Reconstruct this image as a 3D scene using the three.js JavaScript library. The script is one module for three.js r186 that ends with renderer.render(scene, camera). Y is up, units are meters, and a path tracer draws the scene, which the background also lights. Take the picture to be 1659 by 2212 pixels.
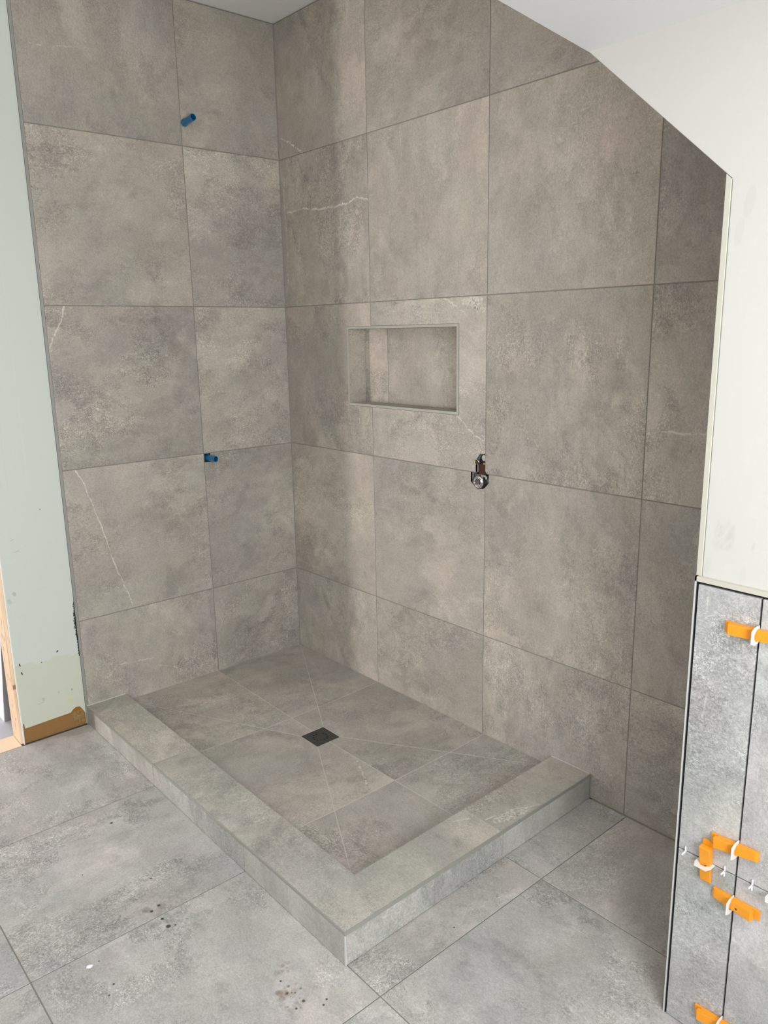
import * as THREE from 'three';
import { mergeGeometries } from 'three/addons/utils/BufferGeometryUtils.js';
import { RoundedBoxGeometry } from 'three/addons/geometries/RoundedBoxGeometry.js';
import { RectAreaLightUniformsLib } from 'three/addons/lights/RectAreaLightUniformsLib.js';

// ------------------------------------------------------------------ camera, light, exposure
const scene = new THREE.Scene();
const camera = new THREE.PerspectiveCamera(2 * Math.atan(1106 / 1691.9) * 180 / Math.PI, 1659 / 2212, 0.05, 40);
camera.position.set(-2.0177, 1.5183, 2.9760);
camera.rotation.set(-12.949 * Math.PI / 180, -40.806 * Math.PI / 180, -1.026 * Math.PI / 180, 'YXZ');
scene.add(camera);
scene.background = new THREE.Color().setRGB(0.75, 0.85, 1.0);

const renderer = new THREE.WebGLRenderer({ antialias: true });
renderer.toneMapping = THREE.LinearToneMapping;
renderer.toneMappingExposure = 0.95;
renderer.shadowMap.enabled = true;
RectAreaLightUniformsLib.init();

function windowLight(w, h, pos, target, color, intensity) {
  const l = new THREE.RectAreaLight(color, intensity, w, h);
  l.position.set(...pos); l.lookAt(...target); scene.add(l); return l;
}
// daylight through the window behind the camera and through the window of the next room
const WIN1 = { x0: -2.55, x1: -1.30, y0: 0.80, y1: 1.95, z: 3.9 };
const WIN2 = { z0: -1.30, z1: -1.00, y0: 0.35, y1: 2.1, x: -4.8 };
windowLight(WIN1.x1 - WIN1.x0 - .1, WIN1.y1 - WIN1.y0 - .1, [(WIN1.x0 + WIN1.x1) / 2, (WIN1.y0 + WIN1.y1) / 2, WIN1.z + .03], [(WIN1.x0 + WIN1.x1) / 2, (WIN1.y0 + WIN1.y1) / 2, 0], new THREE.Color().setRGB(0.96, 1.0, 1.05), 16);
windowLight(WIN2.z1 - WIN2.z0 - .1, WIN2.y1 - WIN2.y0 - .1, [WIN2.x - .03, (WIN2.y0 + WIN2.y1) / 2, (WIN2.z0 + WIN2.z1) / 2], [0, (WIN2.y0 + WIN2.y1) / 2, (WIN2.z0 + WIN2.z1) / 2], new THREE.Color().setRGB(1.0, 0.945, 0.935), 70);

// added, unseen second window of the next room; brightens the floor by the doorway
const ADDED_WIN4 = { x0: -2.75, x1: -1.75, y0: 0.75, y1: 2.05, z: -3.0 };
windowLight(ADDED_WIN4.x1 - ADDED_WIN4.x0 - .1, ADDED_WIN4.y1 - ADDED_WIN4.y0 - .1, [(ADDED_WIN4.x0 + ADDED_WIN4.x1) / 2, (ADDED_WIN4.y0 + ADDED_WIN4.y1) / 2, ADDED_WIN4.z - .03], [(ADDED_WIN4.x0 + ADDED_WIN4.x1) / 2, (ADDED_WIN4.y0 + ADDED_WIN4.y1) / 2, 0], new THREE.Color().setRGB(0.98, 0.97, 1.07), 12);
// added, unseen roof window in the slope; brightens floor, kerb top and kerb front
const SY = x => 2.056 + .432 * (-.585 - x);
const ADDED_WIN3 = { x0: -1.98, x1: -1.18, z0: 2.62, z1: 3.50 };
{
  const x = (ADDED_WIN3.x0 + ADDED_WIN3.x1) / 2, z = (ADDED_WIN3.z0 + ADDED_WIN3.z1) / 2, y = SY(x) + .012;
  windowLight(ADDED_WIN3.z1 - ADDED_WIN3.z0 - .1, (ADDED_WIN3.x1 - ADDED_WIN3.x0 - .1) * 1.089, [x, y, z], [x - .432, y - 1, z], new THREE.Color().setRGB(0.95, 1.0, 1.06), 16);
}

// ------------------------------------------------------------------ helpers
let seed = 7;
function rnd() { seed = (seed * 1664525 + 1013904223) >>> 0; return seed / 4294967296; }
const names = {};
function numbered(n) { const k = names[n] = (names[n] ?? -1) + 1; return k ? n + '_' + String(k).padStart(3, '0') : n; }
function struct(name) { const g = new THREE.Group(); g.name = name; g.userData.kind = 'structure'; scene.add(g); return g; }
function thing(name, label, category, pos = [0, 0, 0], group) {
  const g = new THREE.Group(); g.name = numbered(name); g.position.set(...pos); scene.add(g);
  g.userData = { label, category }; if (group) g.userData.group = group; return g;
}
function part(name, geo, mat, parent, label) {
  const m = new THREE.Mesh(geo, mat); m.name = name; m.castShadow = m.receiveShadow = true;
  if (label) m.userData.label = label;
  parent.add(m); return m;
}
function boxG(x0, x1, y0, y1, z0, z1) {
  const g = new THREE.BoxGeometry(x1 - x0, y1 - y0, z1 - z0); g.translate((x0 + x1) / 2, (y0 + y1) / 2, (z0 + z1) / 2); return g;
}
function std(c, rough = .7, extra = {}) { return new THREE.MeshStandardMaterial({ color: c, roughness: rough, ...extra }); }
const lin = (r, g, b) => new THREE.Color().setRGB(r, g, b);

// polygon tools (2-D, metres)
const area = p => p.reduce((s, a, i) => { const b = p[(i + 1) % p.length]; return s + a[0] * b[1] - b[0] * a[1]; }, 0) / 2;
function ccw(p) { return area(p) < 0 ? p.slice().reverse() : p; }
function inset(p, d) {
  p = ccw(p); const n = p.length, out = [];
  for (let i = 0; i < n; i++) {
    const a = p[(i + n - 1) % n], b = p[i], c = p[(i + 1) % n];
    const e1 = [b[0] - a[0], b[1] - a[1]], e2 = [c[0] - b[0], c[1] - b[1]];
    const l1 = Math.hypot(...e1), l2 = Math.hypot(...e2);
    const n1 = [-e1[1] / l1, e1[0] / l1], n2 = [-e2[1] / l2, e2[0] / l2];
    const k = 1 + n1[0] * n2[0] + n1[1] * n2[1];
    const s = d / Math.max(k, .25);
    out.push([b[0] + (n1[0] + n2[0]) * s, b[1] + (n1[1] + n2[1]) * s]);
  }
  return out;
}
function clip(p, a, b, c) {          // keep a*u + b*v <= c
  const out = [], f = q => a * q[0] + b * q[1] - c;
  for (let i = 0; i < p.length; i++) {
    const q = p[i], r = p[(i + 1) % p.length], fq = f(q), fr = f(r);
    if (fq <= 0) out.push(q);
    if ((fq < 0 && fr > 0) || (fq > 0 && fr < 0)) { const t = fq / (fq - fr); out.push([q[0] + (r[0] - q[0]) * t, q[1] + (r[1] - q[1]) * t]); }
  }
  return out;
}
function clipConvex(p, q) {
  q = ccw(q);
  for (let i = 0; i < q.length && p.length; i++) { const a = q[i], b = q[(i + 1) % q.length]; const nx = b[1] - a[1], ny = -(b[0] - a[0]); p = clip(p, nx, ny, nx * a[0] + ny * a[1]); }
  return p;
}
const rect = (u0, u1, v0, v1) => [[u0, v0], [u1, v0], [u1, v1], [u0, v1]];

// a slab: polygon (with holes) in a plane; at(u, v, h) gives the point h metres out of the plane
function slab(poly, at, uv, t, c = 0, holes = [], h0 = 0) {
  poly = ccw(poly); holes = holes.map(h => ccw(h).reverse());
  const o = new THREE.Vector3(...at(0, 0, 0)), du = new THREE.Vector3(...at(1, 0, 0)).sub(o), dv = new THREE.Vector3(...at(0, 1, 0)).sub(o), dh = new THREE.Vector3(...at(0, 0, 1)).sub(o);
  const flip = du.clone().cross(dv).dot(dh) < 0;
  const pos = [], uvs = [];
  const tri = (a, b, d) => { for (const q of flip ? [a, d, b] : [a, b, d]) { pos.push(...at(q[0], q[1], q[2])); uvs.push(...uv(q[0], q[1])); } };
  const top = c ? inset(poly, c) : poly;
  const V = pts => pts.map(q => new THREE.Vector2(q[0], q[1]));
  const faces = THREE.ShapeUtils.triangulateShape(V(top), holes.map(V));
  const all = [...top, ...holes.flat()];
  for (const f of faces) tri(...f.map(i => [...all[i], h0]));
  const all2 = [...poly, ...holes.flat()];
  for (const f of THREE.ShapeUtils.triangulateShape(V(poly), holes.map(V))) { const [a, b, d] = f.map(i => [...all2[i], h0 - t]); tri(a, d, b); }
  const wall = (lo, hi, hl, hh) => { for (let i = 0; i < lo.length; i++) { const j = (i + 1) % lo.length; tri([...lo[i], hl], [...lo[j], hl], [...hi[j], hh]); tri([...lo[i], hl], [...hi[j], hh], [...hi[i], hh]); } };
  if (c) wall(poly, top, h0 - c, h0);
  wall(poly, poly, h0 - t, h0 - c);
  for (const h of holes) wall(h, h, h0 - t, h0);
  const g = new THREE.BufferGeometry();
  g.setAttribute('position', new THREE.Float32BufferAttribute(pos, 3));
  g.setAttribute('uv', new THREE.Float32BufferAttribute(uvs, 2));
  g.computeVertexNormals();
  return g;
}

// ------------------------------------------------------------------ procedural stone
const NS = 512;
function noiseMap(f0, oct, gain, sd) {       // tileable value-noise fbm, zero mean, unit variance
  seed = sd; const a = new Float32Array(NS * NS); let amp = 1, f = f0;
  for (let o = 0; o < oct && f <= NS; o++, f *= 2, amp *= gain) {
    const g = new Float32Array(f * f); for (let i = 0; i < g.length; i++) g[i] = rnd() * 2 - 1;
    for (let y = 0; y < NS; y++) {
      const fy = y / NS * f, iy = fy | 0, ty = fy - iy, sy = ty * ty * (3 - 2 * ty), y0 = iy % f * f, y1 = (iy + 1) % f * f;
      for (let x = 0; x < NS; x++) {
        const fx = x / NS * f, ix = fx | 0, tx = fx - ix, sx = tx * tx * (3 - 2 * tx), x1 = (ix + 1) % f;
        const p = g[y0 + ix] * (1 - sx) + g[y0 + x1] * sx, q = g[y1 + ix] * (1 - sx) + g[y1 + x1] * sx;
        a[y * NS + x] += amp * (p * (1 - sy) + q * sy);
      }
    }
  }
  let m = 0, s = 0; for (const v of a) m += v; m /= a.length; for (const v of a) s += (v - m) ** 2; s = Math.sqrt(s / a.length);
  for (let i = 0; i < a.length; i++) a[i] = (a[i] - m) / s;
  return a;
}
const NA = noiseMap(4, 6, .55, 11), NB = noiseMap(5, 7, .62, 23), NC = noiseMap(3, 5, .5, 37), NF = noiseMap(64, 3, .75, 51), NG = noiseMap(40, 4, .7, 67), NW = noiseMap(256, 2, .9, 81);
function S(a, x, y) {
  x = (x - Math.floor(x)) * NS; y = (y - Math.floor(y)) * NS;
  const ix = x | 0, iy = y | 0, tx = x - ix, ty = y - iy, x1 = (ix + 1) & 511, y0 = (iy & 511) << 9, y1 = ((iy + 1) & 511) << 9, x0 = ix & 511;
  return (a[y0 + x0] * (1 - tx) + a[y0 + x1] * tx) * (1 - ty) + (a[y1 + x0] * (1 - tx) + a[y1 + x1] * tx) * ty;
}
const sst = (a, b, x) => { x = Math.min(1, Math.max(0, (x - a) / (b - a))); return x * x * (3 - 2 * x); };
const bumpData = new Uint8Array(512 * 512 * 4);
for (let i = 0; i < 512 * 512; i++) { const v = Math.max(0, Math.min(255, 128 + 26 * NF[i] + 22 * NG[i] + 14 * NB[i])); bumpData[i * 4] = bumpData[i * 4 + 1] = bumpData[i * 4 + 2] = v; bumpData[i * 4 + 3] = 255; }
function dataTex(d, w, h, srgb) {
  const t = new THREE.DataTexture(d, w, h, THREE.RGBAFormat); if (srgb) t.colorSpace = THREE.SRGBColorSpace;
  t.magFilter = THREE.LinearFilter; t.minFilter = THREE.LinearMipmapLinearFilter; t.generateMipmaps = true; t.wrapS = t.wrapT = THREE.RepeatWrapping; t.needsUpdate = true; return t;
}
const bumpTex = dataTex(bumpData, 512, 512, false);

// stone({u0,w,v0,h,W,H,us,vs,...}): one stone image for a whole tiled surface, a different cut of stone in every cell
function stone(o) {
  const { u0, w, v0, h, W, H, us, vs, sd, base = [173, 165, 154], veins = [], spots = [], cells = {} } = o;
  const d = new Uint8Array(W * H * 4);
  const nU = us.length + 1, nV = vs.length + 1; seed = sd * 977 + 13; rnd(); rnd();
  const cell = [];
  for (let i = 0; i < nU * nV; i++) { rnd(); cell.push({ ox: rnd() * 7, oy: rnd() * 7, rot: (rnd() * 4) | 0, tone: (rnd() - .5) * .05, rough: .35 + rnd() * .85, warm: (rnd() - .5) * .02, hair: rnd() }); }
  for (const k in cells) Object.assign(cell[k], cells[k]);
  for (let y = 0; y < H; y++) {
    const v = v0 + (y + .5) / H * h; let cv = 0; while (cv < vs.length && v > vs[cv]) cv++;
    for (let x = 0; x < W; x++) {
      const u = u0 + (x + .5) / W * w; let cu = 0; while (cu < us.length && u > us[cu]) cu++;
      const c = cell[cv * nU + cu];
      let a = u, b = v; if (c.rot === 1) { a = v; b = -u; } else if (c.rot === 2) { a = -u; b = -v; } else if (c.rot === 3) { a = -v; b = u; }
      a += c.ox; b += c.oy;
      const wx = .010 * S(NC, a / .9, b / .9), wy = .010 * S(NC, a / .9 + .37, b / .9 + .71);
      const m1 = S(NA, a / 1.9, b / 1.9), m2 = S(NB, (a + wx) / .8, (b + wy) / .55), m3 = S(NC, (a + wx) / 1.1, (b + wy) / .75);
      const sm = sst(.95, 1.08, S(NC, (a + wx * 2) / .75 + .9, (b + wy * 2) / .6 + .35) + .12 * m2);              // smooth trowelled patches
      const rough = Math.min(1.3, sst(-.85, 1.1, m3 + .45 * m2) * c.rough) * (1 - .85 * sm);
      const f1 = S(NF, a / .20, b / .17), fw = S(NW, a / .40, b / .40);
      const q1 = S(NG, (a + wx * .5) / .30, (b + wy * .5) / .17), q2 = S(NG, (a - wx * .4) / .22 + .4, (b + wy * .4) / .16 + .3);
      const m4 = S(NB, (a + wx) / .30 + .7, (b + wy) / .20 + .1), m5 = S(NA, (a - wx) / .17 + .5, (b + wy) / .11);
      let val = 1 + c.tone + .026 * m1 + .018 * m2 + (.030 + .040 * rough) * f1 + .026 * fw + (.010 + .020 * rough) * q1 + (.008 + .014 * rough) * m4 + .018 * sm;
      val -= .024 * rough;
      val -= .24 * rough * sst(.36, .08, Math.abs(q1 - .25)) * sst(-.7, .6, f1 + .7 * m2 + m5);           // dark squiggly pores
      val += .19 * (.12 + rough) * sst(.34, .06, Math.abs(q2 + .2)) * sst(-.4, .9, S(NA, a / .6 + .2, b / .6) - .2 * f1 + .4 * m5);   // chalky strokes
      val += .055 * sst(.4, 1.5, S(NB, (a + wx) / 1.1 + .3, (b + wy) / .7 + .6));                   // pale clouds
      val -= .05 * sst(.9, 1.9, S(NC, (a + wx * 2) / .7 + .15, (b + wy * 2) / .5 + .45) + .5 * m5);  // grey blotches
      const cr = 1 - Math.abs(S(NB, (a + wx * 2) / 1.5 + .5, (b + wy * 2) / 1.5)) / .016; if (cr > 0 && c.hair > .5) val += .045 * cr * sst(.4, 1.1, m1);
      if (f1 > 2.2) val -= .17 * (.4 + rough); else if (f1 < -2.4) val += .12;
      const wm = c.warm * .5 + .0030 * S(NC, a / .55 + .1, b / .55) + .003 * m1, gr = .0022 * S(NA, a / .7 + .6, b / .7 + .1);
      const i = (y * W + x) * 4;
      d[i] = Math.max(0, Math.min(255, base[0] * val * (1 + wm - gr))); d[i + 1] = Math.max(0, Math.min(255, base[1] * val * (1 + gr))); d[i + 2] = Math.max(0, Math.min(255, base[2] * val * (1 - wm - gr))); d[i + 3] = 255;
    }
  }
  const blend = (u, v, r, col, al) => {
    const cx = (u - u0) / w * W, cy = (v - v0) / h * H, rx = r / w * W, ry = r / h * H;
    for (let y = Math.floor(cy - ry - 1); y <= cy + ry + 1; y++) for (let x = Math.floor(cx - rx - 1); x <= cx + rx + 1; x++) {
      if (x < 0 || y < 0 || x >= W || y >= H) continue;
      const q = Math.hypot((x - cx) / rx, (y - cy) / ry), k = al * sst(1.15, .6, q); if (k <= 0) continue;
      const i = (y * W + x) * 4; for (let j = 0; j < 3; j++) d[i + j] += (col[j] - d[i + j]) * k;
    }
  };
  for (const ve of veins) {            // pale mineral veins: [points, width, strength, broken]
    const [pts, wd, st, broken] = ve;
    for (let i = 0; i + 1 < pts.length; i++) {
      const [a, b] = [pts[i], pts[i + 1]], L = Math.hypot(b[0] - a[0], b[1] - a[1]), n = Math.max(2, Math.ceil(L / .0012));
      for (let k = 0; k < n; k++) {
        const t = k / n, u = a[0] + (b[0] - a[0]) * t, v = a[1] + (b[1] - a[1]) * t;
        const j = S(NB, u * 2.1 + .3, v * 2.1), g = S(NG, u * 1.7, v * 1.7 + .2);
        if (broken && g > .85) { if (g > 1.6 && st > .9) blend(u, v, wd * .6, [92, 84, 74], .10); continue; }
        blend(u + .0024 * j, v + .0024 * g, wd * (.40 + .22 * Math.abs(j)), [224, 217, 204], Math.max(0, st * (.34 + .14 * g)));
      }
    }
  }
  for (const [u, v, r, col, al] of spots) blend(u, v, r, col, al);
  const map = dataTex(d, W, H, true), bump = bumpTex.clone(); bump.repeat.set(w / .42, h / .42); bump.needsUpdate = true;
  const mat = new THREE.MeshStandardMaterial({ map, roughness: o.roughness ?? .62, bumpMap: bump, bumpScale: .0007 });
  return { mat, uv: (u, v) => [(u - u0) / w, (v - v0) / h] };
}
function speckle(u, v, su, sv, n, col, r, al) { const out = []; for (let i = 0; i < n; i++) { const a = rnd() * 6.283, q = Math.sqrt(rnd()); out.push([u + su * q * Math.cos(a), v + sv * q * Math.sin(a), r * (.4 + rnd()), col, al * (.4 + .6 * rnd())]); } return out; }

// ------------------------------------------------------------------ shared materials
const groutDark = std(lin(.26, .24, .21), .9), groutPale = std(lin(.56, .535, .49), .9);
const plaster = std(lin(.74, .735, .71), .92), ceilPaint = std(lin(.82, .81, .785), .95);
const bareBoard = std(lin(.58, .59, .56), .95);
const cement = std(lin(.35, .34, .32), .95);
const nearBlack = std(lin(.018, .017, .018), .9);  // near-black lining of the open tile joints
const profileGrey = std(lin(.36, .355, .315), .42, { metalness: .25 });
const profileCream = std(lin(.56, .53, .44), .5);
const profileLight = std(lin(.62, .63, .60), .4, { metalness: .2 });

// ------------------------------------------------------------------ geometry of the room
const H1 = .4345, H2 = 1.0315, H3 = 1.6315, H4 = 2.2345, HC = 2.755;
const ROWS = [[0, H1], [H1, H2], [H2, H3], [H3, H4], [H4, 2.752]];
const XA = -.447, XL = -1.0345, ZB = .5795, ZC = 1.1795, ZD = 1.7845, ZE = 2.257, XK = -.585, XP = -.576;
const SL = .896, SK = 3.802;              // slanted ceiling: y + SL z = SK
const XR = -3.7, ZR = 3.9;                // far walls of the room
const J = .0032;                          // joint width
const tileLabelless = (geo, mat, parent) => part('tile', geo, mat, parent);

// --- left wall (z = 0): two columns of large tiles, then bare board up to the doorway
{
  const g = struct('wall_left');
  const at = (u, v, h) => [u, v, h];
  seed = 5;
  const st = stone({
    u0: -1.05, w: 1.05, v0: 0, h: 2.76, W: 1024, H: 2048, us: [XA], vs: [H1, H2, H3, H4], sd: 3,
    veins: [
      [[[-.984, 1.026], [-.954, .963], [-.93, .86], [-.896, .732], [-.856, .59], [-.812, .438]], .0042, 1.0, false],
      [[[-.96, 1.628], [-.98, 1.575], [-1.001, 1.537], [-1.015, 1.51], [-1.036, 1.466]], .0046, 1.0, true],
      [[[-1.022, 2.487], [-.969, 2.484], [-.915, 2.490], [-.85, 2.503], [-.751, 2.512]], .004, .45, true],
      [[[-.885, .208], [-.81, .203], [-.74, .192]], .0045, .55, false], [[[-.728, .158], [-.671, .134], [-.566, .066]], .004, .5, true],
      [[[-.698, .31], [-.595, .261], [-.509, .226]], .004, .3, true], [[[-.075, .42], [-.078, .33], [-.060, .22], [-.075, .08]], .005, .35, true],
      [[[-.40, .66], [-.33, .645], [-.27, .665], [-.24, .69]], .003, .35, true], [[[-.30, 2.225], [-.22, 2.226]], .004, .6, false],
      [[[-.43, .41], [-.40, .33], [-.435, .22], [-.42, .06]], .008, .12, true]
    ],
    cells: { 2: { rough: .75 }, 6: { rough: 1.1 }, 8: { rough: .45 }, 9: { rough: .5 } }
  });
  const hole = rect(-.4455, -.4165, .9935, 1.0298);
  for (const [v0, v1] of ROWS) for (const [u0, u1] of [[XL, XA], [XA, -.001]]) {
    let p = rect(u0 + (u0 === XL ? 0 : J / 2), u1 - J / 2 * (u1 === XA ? 1 : .5), v0 + J / 2, v1 - J / 2);
    if (u0 === XA && v1 === H2) p = [[XA + J / 2, v0 + J / 2], [u1 - J / 4, v0 + J / 2], [u1 - J / 4, v1 - J / 2], [-.4165, v1 - J / 2], [-.4165, .9935], [XA + J / 2, .9935]];
    tileLabelless(slab(p, at, st.uv, .009, .0007), st.mat, g);
  }
  part('grout', slab(rect(XL, 0, 0, 2.754), at, st.uv, .0075, 0, [hole], -.0014), groutDark, g);
  const uv1 = (u, v) => [u, v];
  part('backing', slab(rect(-1.0462, 0.13, 0, HC + .1), at, uv1, .09, 0, [rect(-.4455, -.4165, .9935, 1.0298)], -.0091), cement, g);
  part('pipe_recess', boxG(-.46, -.40, .98, 1.045, -.106, -.0995), cement, g);
  part('edge_profile', mergeGeometries([boxG(-1.0462, -1.0355, .0, 2.753, -.012, .0008), boxG(-1.0462, -1.0440, 0, 2.753, -.012, .0016)]), profileGrey, g, 'grey metal edge profile');
  // bare plasterboard beside the tiles, with tar marks along the edge; its foot is cut away
  const cw = 384, ch = 1024, cv = document.createElement('canvas'); cv.width = cw; cv.height = ch;
  const cx = cv.getContext('2d'); const X = x => (x + 1.29) / .25 * cw, Y = y => ch - y / 1.0 * ch;
  cx.fillStyle = 'rgb(213,217,208)'; cx.fillRect(0, 0, cw, ch);
  cx.fillStyle = 'rgb(209,211,192)'; cx.beginPath(); cx.moveTo(0, Y(.0)); cx.lineTo(0, Y(.315)); for (let i = 0; i <= 20; i++) cx.lineTo(cw * i / 20, Y(.318 + .004 * Math.sin(i * 1.7) - .006 * i / 20 + .006 * Math.sin(i * .6))); cx.lineTo(cw, Y(0)); cx.fill();
  seed = 99;
  for (let i = 0; i < 900; i++) { cx.fillStyle = rnd() < .5 ? 'rgba(170,172,160,.05)' : 'rgba(245,245,238,.07)'; cx.fillRect(rnd() * cw, rnd() * ch, 2 + rnd() * 9, 1 + rnd() * 4); }
  for (let i = 0; i < 420; i++) { const t = rnd(), y = .315 + .205 * t, wd = .012 * Math.sin(Math.PI * Math.min(1, (1 - t) * 1.3)) + .002; cx.fillStyle = `rgba(16,16,18,${.25 + .6 * rnd()})`; cx.fillRect(X(-1.0455 - rnd() * rnd() * wd) - 2, Y(y), 2 + rnd() * 6, 1 + rnd() * 4); }
  cx.fillStyle = 'rgb(14,14,15)'; for (let i = 0; i < 40; i++) { const y = .300 + .155 * i / 40; cx.fillRect(X(-1.0488 + .0012 * Math.sin(i * 2.1)), Y(y), 12, ch * .005); }
  for (const [x, y, a, b] of [[-1.128, .337, 7, 2.6], [-1.268, .322, 3, 7], [-1.264, .287, 3, 7], [-1.19, .31, 2, 2]]) { cx.fillStyle = 'rgba(20,20,20,.92)'; cx.beginPath(); cx.ellipse(X(x), Y(y), a, b, -.4, 0, 7); cx.fill(); }
  for (const [x, y, r, c] of [[-1.255, .60, 11, 'rgba(150,152,132,.35)'], [-1.275, .575, 14, 'rgba(160,162,146,.25)'], [-1.09, .165, 6, 'rgba(130,132,120,.5)'], [-1.14, .17, 5, 'rgba(150,150,138,.4)'], [-1.13, .90, 5, 'rgba(130,132,126,.55)'], [-1.20, .16, 10, 'rgba(150,150,130,.25)'], [-1.10, .12, 20, 'rgba(214,206,160,.35)']]) { cx.fillStyle = c; cx.beginPath(); cx.ellipse(X(x), Y(y), r, r * .7, .5, 0, 7); cx.fill(); }
  cx.strokeStyle = 'rgba(120,120,112,.5)'; cx.lineWidth = 1.5; for (const [x, y, l] of [[-1.245, .80, .012], [-1.24, .755, .02], [-1.22, .145, .02]]) { cx.beginPath(); cx.moveTo(X(x), Y(y)); cx.lineTo(X(x + l), Y(y + .004)); cx.stroke(); }
  const tx = new THREE.CanvasTexture(cv); tx.colorSpace = THREE.SRGBColorSpace;
  const board = new THREE.MeshStandardMaterial({ map: tx, roughness: .93 });
  const p = [[-1.2850, .0], [-1.2835, .085], [-1.2795, .085], [-1.2775, .064], [-1.17, .068], [-1.105, .070], [-1.094, .080], [-1.083, .087], [-1.068, .085], [-1.058, .070], [-1.0485, .050], [-1.0464, .0], [-1.0464, 1.0], [-1.2850, 1.0]];
  part('plasterboard', slab(p, at, (u, v) => [(u + 1.29) / .25, v / 1.0], .0125, 0, [], -.002), board, g, 'bare grey-white plasterboard with black tar marks');
  part('plasterboard', slab(rect(-1.2850, -1.0464, 1.0, HC), at, (u, v) => [(u + 1.29) / .25, .985 + v * .001], .0125, 0, [], -.002), board, g);
  part('wall_core', boxG(-1.2848, -1.0464, 0, HC + .1, -.11, -.0240), plaster, g);
  part('wall_core', mergeGeometries([boxG(XR - .1, -3.096, 0, HC + .1, -.11, -.002), boxG(-3.096, -1.2848, 2.714, HC + .1, -.11, -.002)]), bareBoard, g);
}
// --- brown fibreboard strip that shows under the cut plasterboard
{
  const cv = document.createElement('canvas'); cv.width = 512; cv.height = 192; const cx = cv.getContext('2d'); seed = 31;
  cx.fillStyle = 'rgb(150,110,62)'; cx.fillRect(0, 0, 512, 192);
  for (let i = 0; i < 1500; i++) { cx.fillStyle = rnd() < .5 ? 'rgba(120,84,42,.10)' : 'rgba(190,146,92,.10)'; cx.fillRect(rnd() * 512, rnd() * 192, 3 + rnd() * 16, 1 + rnd() * 2); }
  cx.fillStyle = 'rgb(163,104,20)'; cx.beginPath(); cx.ellipse(448, 36, 28, 22, 0, 0, 7); cx.fill();
  for (let i = 0; i < 160; i++) { cx.fillStyle = rnd() < .6 ? `rgba(176,160,116,${.10 + .2 * rnd()})` : 'rgba(104,84,48,.22)'; cx.beginPath(); cx.ellipse(452 + (rnd() - .5) * 90, 112 + (rnd() - .5) * 110, 2 + rnd() * 9, 2 + rnd() * 7, rnd() * 3, 0, 7); cx.fill(); }
  const tx = new THREE.CanvasTexture(cv); tx.colorSpace = THREE.SRGBColorSpace;
  const g = struct('baseboard_left');
  part('fibreboard', slab(rect(-1.2836, -1.0468, 0, .094), (u, v, h) => [u, v, h], (u, v) => [(u + 1.2836) / .2368, v / .094], .014, 0, [], -.0085), new THREE.MeshStandardMaterial({ map: tx, roughness: .85 }), g, 'brown fibreboard strip');
}

// --- right wall (x = 0): four columns of tiles, recessed niche, opening around the shower valve
const NZ0 = .4295, NZ1 = 1.0530, NY0 = 1.2270, NY1 = 1.5420, NW_ = .0100, ND = .086;
const valveHole = [[1.155, 1.0995], [1.1780, 1.1007], [1.1780, 1.0414], [1.1865, 1.031], [1.196, 1.031], [1.196, 1.0], [1.1765, .981], [1.168, .976], [1.1425, .975], [1.128, .984], [1.112, .996], [1.112, 1.031], [1.1345, 1.031], [1.1345, 1.058], [1.139, 1.0805]];
const stR = stone({
  u0: 0, w: 2.26, v0: 0, h: 2.76, W: 2048, H: 2048, us: [ZB, ZC, ZD], vs: [H1, H2, H3, H4], sd: 8,
  veins: [
    [[[.041, 2.014], [.145, 2.024], [.273, 2.004], [.365, 2.002], [.453, 2.005], [.525, 2.018], [.576, 2.003]], .006, .55, false],
    [[[.982, 1.628], [1.038, 1.599], [1.088, 1.567]], .0042, .85, false], [[[1.07, 1.622], [1.113, 1.607], [1.155, 1.583]], .004, .8, true], [[[1.10, 1.626], [1.165, 1.605]], .004, .8, true],
    [[[1.046, 1.223], [1.073, 1.203], [1.1, 1.179], [1.139, 1.157], [1.174, 1.147]], .0055, 1.0, true],
    [[[1.786, 1.222], [1.848, 1.233], [1.903, 1.231], [1.99, 1.238], [2.2, 1.235]], .0055, .6, true],
    [[[.007, 2.323], [.08, 2.287], [.128, 2.257], [.176, 2.236]], .006, .8, true],
    [[[.421, 2.23], [.434, 2.084], [.449, 2.015]], .004, .35, false], [[[.762, 2.227], [.768, 2.12]], .004, .45, false],
    [[[.80, 2.52], [.86, 2.56], [.90, 2.60]], .004, .4, false], [[[1.22, 2.48], [1.30, 2.47]], .005, .35, false],
    [[[.03, 2.17], [.025, 2.0], [.03, 1.85], [.025, 1.70]], .007, .3, true]
  ],
  spots: [...speckle(1.115, 1.612, .05, .016, 120, [224, 217, 204], .0035, .6), ...speckle(1.145, 1.592, .03, .02, 50, [224, 217, 204], .003, .6), ...speckle(1.12, 1.605, .045, .02, 40, [112, 104, 94], .0025, .45)],
  cells: { 8: { rough: .9 }, 9: { rough: .85 }, 10: { rough: 1.0 }, 12: { rough: 1.25 }, 16: { rough: .5 }, 19: { rough: .4 }, 15: { rough: .55 } }
});
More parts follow.
